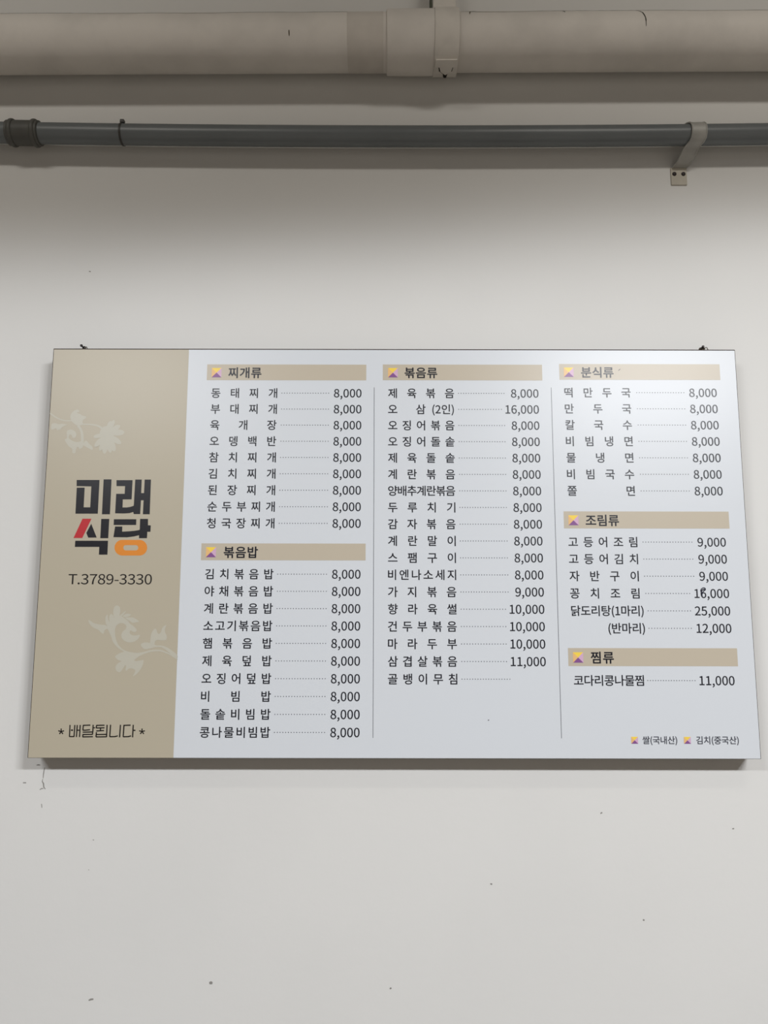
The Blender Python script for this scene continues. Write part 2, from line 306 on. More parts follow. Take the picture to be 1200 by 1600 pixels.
NOTICE=[[[99.6,965.9],[99.9,994.1],[102.8,994.2],[102.4,966.0]],[[111.5,965.9],[111.1,994.0],[113.9,994.2],[114.4,966.1]],[[100.8,995.1],[113.2,995.1],[113.0,992.3],[100.6,992.4]],[[104.1,979.8],[109.1,979.8],[109.0,977.1],[103.9,977.1]],[[105.2,976.6],[105.4,980.5],[108.3,980.5],[108.1,976.6]],[[117.4,965.9],[117.2,994.8],[120.0,995.0],[120.3,966.0]],[[124.8,965.9],[124.7,994.8],[127.6,995.0],[127.6,966.0]],[[118.8,980.0],[126.2,980.0],[126.0,977.2],[118.6,977.2]],[[133.1,968.3],[151.4,967.7],[151.1,964.9],[132.9,965.6]],[[132.6,966.2],[132.0,978.7],[134.9,978.9],[135.4,966.5]],[[133.1,980.0],[139.5,980.0],[151.2,978.7],[150.8,976.0],[139.1,977.2],[132.9,977.2]],[[156.7,965.4],[156.6,983.2],[159.5,983.3],[159.5,965.6]],[[158.0,974.0],[163.4,974.0],[163.3,971.3],[157.8,971.3]],[[133.4,984.7],[158.5,984.0],[158.3,981.3],[133.2,981.9]],[[156.4,982.6],[156.3,988.7],[159.1,988.8],[159.2,982.7]],[[133.7,990.2],[158.2,989.7],[158.0,987.0],[133.5,987.4]],[[133.0,988.2],[132.5,994.5],[135.3,994.9],[135.8,988.6]],[[133.4,995.9],[159.1,995.2],[158.9,992.5],[133.2,993.1]],[[166.1,968.3],[186.2,967.9],[186.0,965.1],[165.9,965.5]],[[165.2,966.3],[164.7,973.1],[167.5,973.4],[168.0,966.7]],[[166.0,974.6],[186.6,974.0],[186.3,971.2],[165.8,971.9]],[[175.4,972.9],[175.1,979.4],[177.9,979.7],[178.2,973.2]],[[166.8,981.6],[185.7,980.5],[185.4,977.8],[166.5,978.8]],[[191.0,965.4],[191.2,994.6],[194.0,994.7],[193.8,965.5]],[[165.6,983.1],[165.2,994.3],[168.0,994.6],[168.5,983.4]],[[167.2,990.1],[192.4,989.7],[192.2,986.9],[167.0,987.4]],[[166.5,995.8],[193.1,995.4],[192.9,992.6],[166.3,993.1]],[[199.6,965.3],[198.9,993.7],[201.8,993.9],[202.4,965.5]],[[200.2,995.2],[213.8,994.9],[220.6,993.0],[219.7,990.4],[213.3,992.2],[200.0,992.4]],[[224.0,965.3],[223.3,995.1],[226.2,995.3],[226.8,965.5]],[[232.9,968.2],[250.5,967.6],[250.3,964.8],[232.7,965.4]],[[232.6,966.1],[232.1,993.8],[234.9,994.0],[235.5,966.3]],[[233.2,995.3],[246.3,994.9],[253.3,993.0],[252.5,990.3],[245.8,992.1],[233.0,992.6]],[[255.5,965.3],[255.2,995.0],[258.0,995.2],[258.3,965.4]],[[256.5,980.0],[262.8,980.0],[262.7,977.2],[256.4,977.2]]]
STARS=[[[81.5,981.7],[81.3,974.6],[78.4,974.6],[79.0,981.7]],[[80.7,982.9],[87.7,981.3],[86.8,978.5],[79.9,980.6]],[[79.3,982.4],[83.7,988.4],[86.0,986.8],[81.3,981.0]],[[79.2,981.0],[75.2,986.8],[77.7,988.4],[81.4,982.4]],[[80.5,980.6],[73.4,978.5],[72.8,981.3],[80.0,982.9]],[[280.3,981.4],[280.2,974.3],[277.3,974.3],[277.8,981.4]],[[279.5,982.6],[286.5,981.0],[285.7,978.2],[278.7,980.3]],[[278.1,982.1],[282.4,988.1],[284.7,986.5],[280.1,980.7]],[[278.0,980.7],[273.9,986.5],[276.4,988.1],[280.1,982.1]],[[279.4,980.3],[272.2,978.2],[271.6,981.0],[278.8,982.6]]]
HAND8=[[[1686.6,629.1],[1683.9,626.4],[1679.2,625.9],[1674.6,628.7],[1672.1,633.7],[1673.2,637.9],[1676.5,640.8],[1678.1,638.8],[1675.3,636.5],[1674.6,633.9],[1676.4,630.3],[1679.6,628.3],[1682.8,628.7],[1684.8,630.9]],[[1684.8,629.2],[1682.0,632.4],[1678.5,635.7],[1675.6,639.5],[1677.5,640.9],[1680.3,637.3],[1683.7,634.1],[1686.6,630.8]],[[1676.1,639.4],[1674.3,644.4],[1675.2,648.6],[1677.6,647.9],[1676.8,644.6],[1678.5,640.2]]]
DIGIT_GLYPHS={"0":[[[97,-5],[130,4],[156,29],[172,70],[177,129],[172,187],[156,229],[130,253],[97,261],[64,253],[39,229],[23,187],[18,129],[23,70],[39,29],[64,4],[97,21],[77,28],[62,47],[52,81],[48,129],[52,177],[62,211],[77,230],[97,236],[117,230],[133,211],[143,177],[146,129],[143,81],[133,47],[117,28]],[[9,7,8],[10,7,9],[10,24,7],[24,6,7],[10,23,24],[25,6,24],[10,22,23],[26,6,25],[11,22,10],[26,5,6],[11,21,22],[27,5,26],[12,21,11],[27,4,5],[12,20,21],[28,4,27],[13,20,12],[13,19,20],[29,4,28],[29,3,4],[13,18,19],[30,3,29],[14,18,13],[30,2,3],[14,17,18],[31,2,30],[15,17,14],[31,1,2],[15,16,17],[16,1,31],[15,1,16],[0,1,15]]],"1":[[[31,0],[172,0],[172,27],[120,27],[120,257],[96,257],[85,251],[72,246],[58,242],[42,238],[42,218],[88,218],[88,27],[31,27]],[[6,4,5],[6,3,4],[7,11,6],[11,3,6],[8,11,7],[9,11,8],[10,11,9],[12,3,11],[0,12,13],[0,3,12],[0,2,3],[0,1,2]]],"2":[[[15,0],[177,0],[177,28],[106,28],[96,27],[85,27],[74,26],[64,25],[105,67],[137,108],[157,147],[165,186],[159,217],[144,241],[121,256],[90,261],[67,259],[47,251],[30,239],[14,224],[33,206],[44,217],[57,227],[71,233],[86,235],[107,231],[121,221],[130,205],[133,185],[126,150],[104,112],[68,68],[15,19]],[[16,14,15],[17,14,16],[17,13,14],[18,13,17],[18,24,13],[24,25,13],[25,12,13],[19,23,18],[23,24,18],[19,22,23],[26,12,25],[19,21,22],[20,21,19],[27,12,26],[27,11,12],[28,11,27],[28,10,11],[29,10,28],[30,10,29],[30,9,10],[31,9,30],[31,8,9],[32,8,31],[32,7,8],[4,2,3],[4,1,2],[5,1,4],[6,1,5],[7,1,6],[32,1,7],[0,1,32]]],"3":[[[92,-5],[124,0],[151,15],[168,38],[175,69],[170,93],[159,112],[142,125],[120,134],[120,136],[139,145],[153,158],[163,176],[166,197],[160,224],[145,244],[121,257],[91,261],[70,259],[52,253],[35,243],[20,231],[37,210],[48,221],[61,228],[75,233],[90,235],[108,232],[122,224],[130,211],[133,195],[130,175],[118,160],[96,149],[62,146],[62,121],[100,117],[125,107],[138,91],[142,70],[138,50],[128,35],[111,25],[90,22],[70,24],[53,31],[39,40],[27,51],[10,31],[24,17],[42,6],[65,-2]],[[18,16,17],[19,16,18],[19,15,16],[20,15,19],[20,26,15],[26,14,15],[21,26,20],[21,25,26],[27,14,26],[21,24,25],[28,14,27],[22,23,21],[23,24,21],[28,13,14],[29,13,28],[30,13,29],[30,12,13],[31,12,30],[31,11,12],[32,11,31],[33,11,32],[33,10,11],[34,10,33],[35,10,34],[35,9,10],[35,8,9],[35,7,8],[35,36,7],[36,6,7],[37,6,36],[37,5,6],[38,5,37],[38,4,5],[39,4,38],[40,4,39],[40,3,4],[48,46,47],[41,3,40],[48,45,46],[41,2,3],[42,2,41],[48,44,45],[49,44,48],[43,2,42],[49,43,44],[49,2,43],[50,2,49],[50,1,2],[51,1,50],[51,0,1]]],"4":[[[119,0],[149,0],[149,71],[183,71],[183,96],[149,96],[149,257],[114,257],[7,92],[7,71],[119,71],[119,96],[40,96],[99,184],[104,193],[109,203],[115,212],[119,222],[121,222],[120,211],[120,198],[119,186],[119,175]],[[8,6,7],[8,17,6],[17,18,6],[18,5,6],[8,16,17],[19,5,18],[8,15,16],[20,5,19],[8,14,15],[21,5,20],[8,13,14],[22,5,21],[8,12,13],[11,5,22],[8,11,12],[8,5,11],[8,4,5],[8,3,4],[9,3,8],[10,3,9],[0,2,10],[2,3,10],[0,1,2]]],"5":[[[92,-5],[123,1],[150,18],[169,46],[176,83],[170,120],[153,146],[128,160],[98,165],[87,165],[78,163],[69,159],[60,155],[67,229],[163,229],[163,257],[39,257],[30,137],[47,126],[58,133],[68,137],[78,140],[90,141],[112,137],[129,126],[139,107],[143,83],[139,57],[127,38],[110,26],[89,22],[68,24],[51,31],[37,40],[26,50],[9,29],[24,17],[42,6],[64,-2]],[[17,13,16],[13,15,16],[13,14,15],[17,12,13],[9,7,8],[10,7,9],[11,7,10],[11,6,7],[12,6,11],[17,6,12],[17,22,6],[22,23,6],[23,5,6],[17,21,22],[17,20,21],[17,19,20],[24,5,23],[18,19,17],[25,5,24],[25,4,5],[26,4,25],[26,3,4],[27,3,26],[28,3,27],[35,33,34],[28,2,3],[35,32,33],[29,2,28],[35,31,32],[36,31,35],[30,2,29],[36,30,31],[36,2,30],[36,1,2],[37,1,36],[38,1,37],[38,0,1]]],"6":[[[105,-5],[134,1],[157,18],[173,45],[179,79],[174,114],[160,139],[137,154],[108,159],[93,157],[77,151],[63,141],[50,129],[56,179],[70,212],[91,229],[116,235],[127,234],[138,230],[148,223],[157,215],[175,235],[163,246],[149,254],[133,259],[114,261],[79,254],[48,230],[27,187],[20,123],[26,67],[44,27],[71,3],[50,103],[63,118],[77,128],[90,134],[103,136],[123,132],[137,120],[146,102],[149,79],[145,55],[136,37],[123,25],[105,21],[84,26],[67,42],[56,68]],[[26,24,25],[26,23,24],[26,22,23],[27,22,26],[27,16,22],[16,21,22],[27,15,16],[17,21,16],[17,18,21],[18,19,21],[19,20,21],[28,15,27],[28,14,15],[28,13,14],[29,13,28],[29,12,13],[9,7,8],[10,7,9],[10,6,7],[11,6,10],[12,37,11],[37,6,11],[37,38,6],[38,5,6],[12,36,37],[12,35,36],[39,5,38],[29,35,12],[29,34,35],[30,33,29],[33,34,29],[40,5,39],[40,4,5],[30,48,33],[41,4,40],[42,4,41],[42,3,4],[30,47,48],[31,47,30],[43,3,42],[43,2,3],[31,46,47],[44,2,43],[32,46,31],[32,45,46],[45,2,44],[32,2,45],[32,1,2],[0,1,32]]],"7":[[[69,0],[103,0],[108,69],[119,127],[141,182],[178,237],[178,257],[17,257],[17,229],[142,229],[110,178],[88,125],[75,67]],[[8,6,7],[8,5,6],[8,9,5],[9,4,5],[10,4,9],[10,3,4],[11,3,10],[11,2,3],[12,2,11],[12,1,2],[0,1,12]]],"8":[[[98,-5],[131,1],[156,15],[172,36],[178,62],[175,85],[165,104],[151,118],[135,129],[135,131],[147,142],[158,156],[166,174],[169,193],[164,220],[150,242],[128,256],[99,261],[71,256],[49,243],[34,222],[28,195],[31,177],[39,161],[50,147],[63,136],[63,135],[46,123],[31,107],[20,88],[16,64],[22,36],[39,15],[65,1],[116,139],[94,149],[75,160],[62,175],[57,195],[60,212],[69,225],[82,234],[98,237],[117,233],[130,224],[139,209],[142,191],[140,177],[135,164],[127,151],[98,19],[77,23],[60,33],[49,48],[44,67],[47,84],[54,100],[66,113],[80,125],[106,114],[127,101],[142,85],[148,63],[144,45],[134,31],[119,22]],[[18,16,17],[19,16,18],[19,15,16],[20,41,19],[41,42,19],[42,15,19],[42,43,15],[43,14,15],[20,40,41],[44,14,43],[20,39,40],[45,14,44],[21,39,20],[45,13,14],[21,38,39],[46,13,45],[22,38,21],[22,37,38],[46,12,13],[47,12,46],[48,12,47],[23,37,22],[23,36,37],[48,11,12],[49,11,48],[24,36,23],[24,35,36],[49,10,11],[34,10,49],[24,34,35],[25,34,24],[34,9,10],[25,9,34],[26,9,25],[27,9,26],[27,8,9],[27,58,8],[58,7,8],[27,57,58],[59,7,58],[28,57,27],[59,6,7],[60,6,59],[28,56,57],[29,56,28],[60,5,6],[61,5,60],[29,55,56],[30,55,29],[61,4,5],[62,4,61],[30,54,55],[30,53,54],[31,53,30],[63,4,62],[63,3,4],[31,52,53],[64,3,63],[32,52,31],[64,2,3],[32,51,52],[65,2,64],[32,50,51],[50,2,65],[32,2,50],[33,2,32],[33,1,2],[33,0,1]]],"9":[[[82,-5],[117,3],[147,28],[168,73],[175,139],[169,193],[151,231],[123,254],[89,261],[61,255],[37,238],[21,212],[15,178],[20,143],[35,118],[57,102],[86,97],[102,100],[118,106],[132,116],[145,129],[139,78],[125,45],[105,28],[81,22],[69,23],[57,27],[47,33],[38,42],[20,22],[32,11],[46,3],[63,-3],[145,155],[132,140],[118,129],[105,123],[91,121],[71,125],[57,137],[48,155],[46,178],[49,202],[58,220],[72,232],[89,236],[111,231],[128,216],[139,190]],[[9,7,8],[10,7,9],[10,45,7],[45,6,7],[11,44,10],[44,45,10],[46,6,45],[11,43,44],[47,6,46],[47,5,6],[11,42,43],[48,5,47],[12,42,11],[12,41,42],[48,4,5],[33,4,48],[13,41,12],[13,40,41],[34,4,33],[13,39,40],[14,39,13],[35,4,34],[35,20,4],[20,3,4],[14,38,39],[36,20,35],[36,19,20],[21,3,20],[14,37,38],[37,19,36],[14,19,37],[15,19,14],[15,18,19],[15,17,18],[16,17,15],[22,3,21],[22,2,3],[23,2,22],[29,27,28],[29,26,27],[23,1,2],[24,1,23],[29,25,26],[29,24,25],[29,1,24],[30,1,29],[31,1,30],[31,0,1],[32,0,31]]],",":[[[26,-67],[48,-54],[64,-38],[74,-17],[77,7],[76,22],[70,34],[62,42],[50,44],[41,43],[33,38],[28,31],[26,22],[28,12],[33,5],[41,1],[50,-1],[54,0],[51,-15],[44,-28],[33,-39],[19,-48]],[[9,7,8],[10,7,9],[10,6,7],[11,6,10],[11,5,6],[12,5,11],[12,4,5],[13,4,12],[14,4,13],[14,17,4],[17,3,4],[15,17,14],[16,17,15],[18,3,17],[19,3,18],[19,2,3],[20,2,19],[20,1,2],[21,1,20],[0,1,21]]],".":[[[49,-5],[58,-3],[65,2],[70,10],[72,20],[70,30],[65,37],[58,42],[49,44],[40,42],[32,37],[27,30],[26,20],[27,10],[32,2],[40,-3]],[[9,7,8],[10,7,9],[10,6,7],[11,6,10],[11,5,6],[12,5,11],[12,4,5],[13,4,12],[13,3,4],[14,3,13],[14,2,3],[15,2,14],[15,1,2],[0,1,15]]],"(":[[[84,-69],[103,-60],[84,-21],[70,21],[62,64],[59,109],[62,153],[70,197],[84,238],[103,277],[84,286],[62,246],[46,204],[36,158],[32,109],[36,59],[46,14],[62,-29]],[[11,9,10],[11,8,9],[12,8,11],[12,7,8],[13,7,12],[13,6,7],[14,6,13],[14,5,6],[15,5,14],[15,4,5],[15,3,4],[16,3,15],[16,2,3],[17,2,16],[17,1,2],[0,1,17]]],")":[[[35,-69],[56,-29],[72,14],[83,59],[86,109],[83,158],[72,204],[56,246],[35,286],[15,277],[34,238],[49,197],[57,153],[60,109],[57,64],[49,21],[34,-21],[15,-60]],[[9,7,8],[10,7,9],[10,6,7],[11,6,10],[11,5,6],[12,5,11],[12,4,5],[13,4,12],[14,4,13],[14,3,4],[15,3,14],[15,2,3],[16,2,15],[16,1,2],[17,1,16],[17,0,1]]],"-":[[[16,86],[106,86],[106,110],[16,110]],[[0,2,3],[0,1,2]]],"T":[[[89,0],[121,0],[121,229],[199,229],[199,257],[11,257],[11,229],[89,229]],[[6,4,5],[6,3,4],[7,3,6],[0,2,7],[2,3,7],[0,1,2]]],"*":[[[54,165],[82,198],[109,165],[125,176],[102,213],[140,229],[134,246],[95,237],[91,279],[72,279],[69,236],[29,246],[23,229],[61,213],[39,176]],[[10,8,9],[10,7,8],[12,10,11],[7,5,6],[10,5,7],[12,5,10],[13,5,12],[13,4,5],[14,4,13],[14,1,4],[1,3,4],[14,0,1],[2,3,1]]]}

def flat(name, polys, m, layer, parent=None):
    """flat print on the sheet: polygons in board millimetres; layer counts 0.25 mm films of ink"""
    bm = bmesh.new()
    y = YF - 0.00025 * layer
    for p in polys:
        y -= 0.000012
        vs = [bm.verts.new((X(a), y, Z(b))) for a, b in p]
        for tri in tessellate_polygon([[Vector((a, b, 0)) for a, b in p]]):
            try:
                bm.faces.new([vs[i] for i in tri])
            except ValueError:
                pass
    return finish_flat(name, bm, m, parent)

def finish_flat(name, bm, m, parent):
    for f in bm.faces:
        f.normal_update()
        if f.normal.y > 0:
            f.normal_flip()
    me = bpy.data.meshes.new(name)
    bm.to_mesh(me); bm.free()
    me.transform(Matrix.Translation(-BASE))
    return link(name, me, m, parent or board)

def rounded(p):
    """one round of corner cutting on a closed outline"""
    o = []
    for (a, b), (c, d) in zip(p, p[1:] + p[:1]):
        o += [(a * 0.78 + c * 0.22, b * 0.78 + d * 0.22), (a * 0.22 + c * 0.78, b * 0.22 + d * 0.78)]
    return o

def rect(x0, y0, x1, y1): return [(x0, y0), (x1, y0), (x1, y1), (x0, y1)]

# glyph outlines: Hangul comes from the built-in font, digits from the table above
_cache = {}
DIG_S = 0.001 / 0.351
DIG_ADV = {',': 0.278, '.': 0.278, '(': 0.338, ')': 0.338, '-': 0.347, 'T': 0.58, '*': 0.46}
def glyph(ch, weight):
    key = (ch, weight)
    if key in _cache:
        return _cache[key]
    if ch in DIGIT_GLYPHS:
        vs, fs = DIGIT_GLYPHS[ch]
        g = ([(x * DIG_S, y * DIG_S) for x, y in vs], fs, DIG_ADV.get(ch, 0.555))
    else:
        cu = bpy.data.curves.new('glyph', 'FONT')
        cu.body = ch
        cu.offset = weight
        cu.resolution_u = 3
        cu.fill_mode = 'FRONT'
        o = bpy.data.objects.new('glyph', cu)
        COL.objects.link(o)
        bpy.context.view_layer.update()
        me = o.to_mesh()
        g = ([(v.co.x, v.co.y) for v in me.vertices], [list(p.vertices) for p in me.polygons], 0.92)
        o.to_mesh_clear()
        bpy.data.objects.remove(o)
        bpy.data.curves.remove(cu)
    xs = [v[0] for v in g[0]]
    g = g + (min(xs), max(xs))
    _cache[key] = g
    return g

def put_glyph(bm, ch, x0, ybase, em, weight, y, bold=0.0, sx=1.0):
    vs, fs, adv, lo, hi = glyph(ch, weight)
    shifts = [(0, 0)]
    if bold:
        shifts += [(bold * math.cos(a * math.pi / 4), bold * math.sin(a * math.pi / 4)) for a in range(8)]
    for dx, dy in shifts:
        y -= 0.000005
        nv = [bm.verts.new((X(x0 + (vx * sx + dx) * em), y, Z(ybase - (vy + dy) * em))) for vx, vy in vs]
        for f in fs:
            try:
                bm.faces.new([nv[i] for i in f])
            except ValueError:
                pass

def spread(bm, text, xl, xr, yc, em, y, weight=0.0, bold=0.0, mid=0.375, sx=1.0):
    """characters with even pitch, first ink at xl and last ink at xr (board mm)"""
    gl = [glyph(c, weight) for c in text]
    if len(text) == 1:
        origins = [(xl + xr) / 2 - em * sx * (gl[0][3] + gl[0][4]) / 2]
    else:
        adv = [0.0]
        for g in gl[:-1]:
            adv.append(adv[-1] + g[2] * em * sx)
        want = (xr - gl[-1][4] * em * sx) - (xl - gl[0][3] * em * sx)
        extra = (want - adv[-1]) / (len(text) - 1)
        origins = [xl - gl[0][3] * em * sx + a + extra * i for i, a in enumerate(adv)]
    for c, x0 in zip(text, origins):
        put_glyph(bm, c, x0, yc + mid * em, em, weight, y, bold, sx)

Y_BAND, Y_TXT = 1, 2
def text_part(name, items, m, parent, layer=Y_TXT):
    bm = bmesh.new()
    for it in items:
        spread(bm, y=YF - 0.00025 * layer, **it)
    return finish_flat(name, bm, m, parent)

# beige side band with the shop logo, florals, phone number and delivery notice
band = flat('side_band', [rect(2.8, 3.6, 358.6, 1044)], M_BEIGE, Y_BAND)
flat('floral_ornament', [rounded(p) for p in FLORAL_TOP], M_FLORAL, Y_TXT, band)
flat('floral_ornament', [rounded(p) for p in FLORAL_LOW], M_FLORAL, Y_TXT, band)
logo = flat('shop_logo', LOGO_BLACK, M_LOGO, Y_TXT)
flat('red_stroke', LOGO_RED, M_RED, Y_TXT, logo)
bm = bmesh.new()
oo = [bm.verts.new((X(a), YF - 0.00025 * Y_TXT, Z(b))) for a, b in LOGO_RING[0]]
ii = [bm.verts.new((X(a), YF - 0.00025 * Y_TXT, Z(b))) for a, b in LOGO_RING[1]]
for k in range(len(oo)):
    k2 = (k + 1) % len(oo)
    bm.faces.new((oo[k], oo[k2], ii[k2], ii[k]))
finish_flat('orange_ring', bm, M_ORANGE, logo)
text_part('phone_number_text', [dict(text='T.3789-3330', xl=76.3, xr=287.0, yc=607.8, em=34.5, mid=0.367, sx=1.16, bold=0.003)], M_NOTICE, band)
note = flat('delivery_notice_text', NOTICE, M_NOTICE, Y_TXT)
flat('asterisk_text', STARS[:5], M_NOTICE, Y_TXT, note)
flat('asterisk_text', STARS[5:], M_NOTICE, Y_TXT, note)

# section headers
def emblem(x0, y0, x1, y1, parent):
    cx, cy = (x0 + x1) / 2, (y0 + y1) / 2
    bm = bmesh.new()
    y = YF - 0.00025 * Y_TXT
    P = lambda a, b: bm.verts.new((X(a), y, Z(b)))
    for i, t in enumerate((((x0, y0), (x1, y0), (cx, cy)), ((x0, y1), (x0, y0), (cx, cy)), ((x1, y0), (x1, y1), (cx, cy)), ((x0, y1), (x1, y1), (cx, cy)))):
        f = bm.faces.new([P(*q) for q in t])
        f.material_index = i
    return finish_flat('emblem', bm, [M_YEL, M_PEACH, M_LILAC, M_PURP], parent)

HEADERS = [  # bar box, emblem x, heading, text left and right
    ((408.2, 43.8, 826.4, 86.6), 420.6, '찌개류', 464.9, 550.6),
    ((409.2, 516.4, 827.0, 559.2), 421.4, '볶음밥', 467.0, 552.9),
    ((869.9, 43.2, 1288.5, 85.9), 883.6, '볶음류', 927.6, 1012.3),
    ((1333.5, 41.0, 1755.6, 83.8), 1345.4, '분식류', 1391.0, 1475.4),
    ((1333.3, 432.6, 1755.8, 476.4), 1345.0, '조림류', 1389.5, 1473.5),
    ((1333.6, 777.4, 1756.0, 821.6), 1345.4, '찜류', 1390.3, 1446.7)]
for (x0, y0, x1, y1), ex, text, tl, tr in HEADERS:
    bar = flat('header_bar', [rect(x0, y0, x1, y1)], M_HEAD, Y_BAND)
    yc = (y0 + y1) / 2 + 1.3
    emblem(ex, yc - 13, ex + 25.6, yc + 12.6, bar)
    text_part('heading_text', [dict(text=text, xl=tl, xr=tr, yc=yc, em=31.5, bold=0.020)], M_INK, bar)

# menu lines
EM, EMD, WGT = 28.6, 29.8, 0.0
def menu_line(row_y, items, dots, price=None, price_right=0.0, pen=False):
    line = text_part('menu_line_text', [dict(dict(em=EM, weight=WGT, bold=0.011, yc=row_y), **it) for it in items], M_INK, board)
    d0, d1, n = dots
    bm = bmesh.new()
    for k in range(n):
        x = d0 + (d1 - d0) * k / (n - 1)
        bm.faces.new([bm.verts.new((X(x + 1.18 * math.cos(a * math.pi / 4)), YF - 0.00025 * Y_TXT, Z(row_y + 1.18 * math.sin(a * math.pi / 4)))) for a in range(8)])
    finish_flat('leader_dots', bm, M_DOT, line)
    if price:
        w = {'8': 0.0}.get(price, 0.0)
        total = sum(DIG_ADV.get(c, 0.555) for c in price) * EMD
        gl, gr = glyph(price[0], 0), glyph(price[-1], 0)
        xl = price_right - total + gl[3] * EMD + (gr[2] - gr[4]) * EMD
        text_part('price_text', [dict(text=price, xl=xl, xr=price_right, yc=row_y, em=EMD, mid=0.367, bold=0.009)], M_INK, line)
    return line

def lines(rows, y0, pitch, xl, xr, d0, d1, d1_long, right):
    for k, (name, price) in enumerate(rows):
        long = len(price or '0') > 5
        items = [dict(text=name, xl=xl, xr=xr)] if isinstance(name, str) else name
        menu_line(y0 + pitch * k, items, (d0, d1_long if long else d1, 17 if long else 19), price, right)

lines([(n, '8,000') for n in '동태찌개 부대찌개 육개장 오뎅백반 참치찌개 김치찌개 된장찌개 순두부찌개 청국장찌개'.split()],
      121.4, 42.9, 421.6, 593.5, 606.0, 728.3, 720, 813.9)
lines([(n, '8,000') for n in '김치볶음밥 야채볶음밥 계란볶음밥 소고기볶음밥 햄볶음밥 제육덮밥 오징어덮밥 비빔밥 돌솥비빔밥 콩나물비빔밥'.split()],
      594.2, 43.2, 421.6, 593.8, 605.0, 728.2, 720, 814.1)
OSAM = [dict(text='오', xl=884.2, xr=907.6), dict(text='삼', xl=957.4, xr=981.0), dict(text='(2인)', xl=999.5, xr=1055.0)]
lines([('제육볶음', '8,000'), (OSAM, '16,000'), ('오징어볶음', '8,000'), ('오징어돌솥', '8,000'), ('제육돌솥', '8,000'),
       ('계란볶음', '8,000'), ('양배추계란볶음', '8,000'), ('두루치기', '8,000'), ('감자볶음', '8,000'), ('계란말이', '8,000'),
       ('스팸구이', '8,000'), ('비엔나소세지', '8,000'), ('가지볶음', '9,000'), ('향라육썰', '10,000'), ('건두부볶음', '10,000'),
       ('마라두부', '10,000'), ('삼겹살볶음', '11,000'), ('골뱅이무침', None)],
      121.2, 43.1, 884.3, 1056.0, 1068.0, 1187.0, 1179.5, 1277.0)
lines([(n, '8,000') for n in '떡만두국 만두국 칼국수 비빔냉면 물냉면 비빔국수 쫄면'.split()],
      118.5, 43.45, 1345.4, 1518.0, 1534.3, 1657.8, 1645, 1743.6)
lines([('고등어조림', '9,000'), ('고등어김치', '9,000'), ('자반구이', '9,000')],
      511.2, 43.3, 1343.6, 1518.2, 1533.2, 1657.6, 1645, 1743.8)
sardine = menu_line(641.3, [dict(text='꽁치조림', xl=1343.6, xr=1518.2)], (1534.3, 1645.0, 17), '16,000', 1744.2)
menu_line(684.9, [dict(text='닭도리탕(1마리)', xl=1345.0, xr=1526.4)], (1538.3, 1644.8, 16), '25,000', 1744.2)
menu_line(728.3, [dict(text='(반마리)', xl=1437.0, xr=1527.8)], (1538.4, 1644.4, 16), '12,000', 1744.6)
menu_line(856.6, [dict(text='코다리콩나물찜', xl=1346.1, xr=1519.6)], (1529.3, 1646.8, 19), '11,000', 1744.7)
flat('handwritten_digit', HAND8, M_PEN, Y_TXT + 1, sardine)

# dividers, origin notes and two specks
flat('divider_line', [rect(846.7, 105.6, 848.1, 996.0)], M_LINE, Y_BAND)
flat('divider_line', [rect(1310.2, 105.0, 1311.6, 996.2)], M_LINE, Y_BAND)
for text, ex, tl, tr in (('쌀(국내산)', 1482.1, 1510.1, 1594.7), ('김치(중국산)', 1611.8, 1642.3, 1746.1)):
    n_ = text_part('origin_note_text', [dict(text=text, xl=tl, xr=tr, yc=1000.2, em=20.5, bold=0.014)], M_NOTE, board)
    emblem(ex, 992.2, ex + 16.8, 1008.8, n_)
flat('ink_speck', [[(1130, 953.5), (1131.5, 951.5), (1134, 951.8), (1133.5, 954), (1131.5, 954.6)]], M_LINE, Y_TXT)
flat('ink_speck', [[(1488.6, 58.4), (1491.5, 55.4), (1494.2, 53.6), (1494, 55.4), (1491.4, 57.6), (1489.2, 59.6)]], M_INK, Y_TXT)

# screws with twisted wire that hold the board at its top edge
def hanging_screw(x, label, turns, right):
    zt = ZT + 0.0205
    r = empty('hanging_screw', (x, 0, zt), label, 'screw', 'screws above the menu board')
    bm = bmesh.new()
    tube(bm, [(0, 0, 0), (0, -0.030, 0.001)], 0.0022, 12)
    from_bm('shank', bm, M_SCREW, r, True)
    bm = bmesh.new()
    tube(bm, [(0, -0.0295, 0.001), (0, -0.031, 0.001), (0, -0.0335, 0.001)], [0.0020, 0.0038, 0.0028], 16)
    from_bm('screw_head', bm, M_SCREW, r, True)
    bm = bmesh.new()
    pts = []
    for k in range(turns * 12 + 1):
        a = 2 * math.pi * k / 12
        pts.append((0.0040 * math.cos(a) + right * 0.0008 * k / 12, -0.012 - 0.0016 * k / 12, 0.0042 * math.sin(a)))
    e = pts[-1]
    for k in range(1, 9):
        t = k / 8
        pts.append((e[0] + right * 0.016 * t, e[1] - 0.004 * math.sin(t * 3), e[2] + 0.003 * math.sin(t * 9) - 0.0295 * t * t))
    tube(bm, pts, 0.0011, 8)
    from_bm('wire', bm, M_WIRE, r, True)
    return r
hanging_screw(-0.8418, 'small dark screw with wire above the beige end of the menu board', 3, 1)
hanging_screw(0.8322, 'small screw wound with wire above the white right end of the menu board', 6, 1)

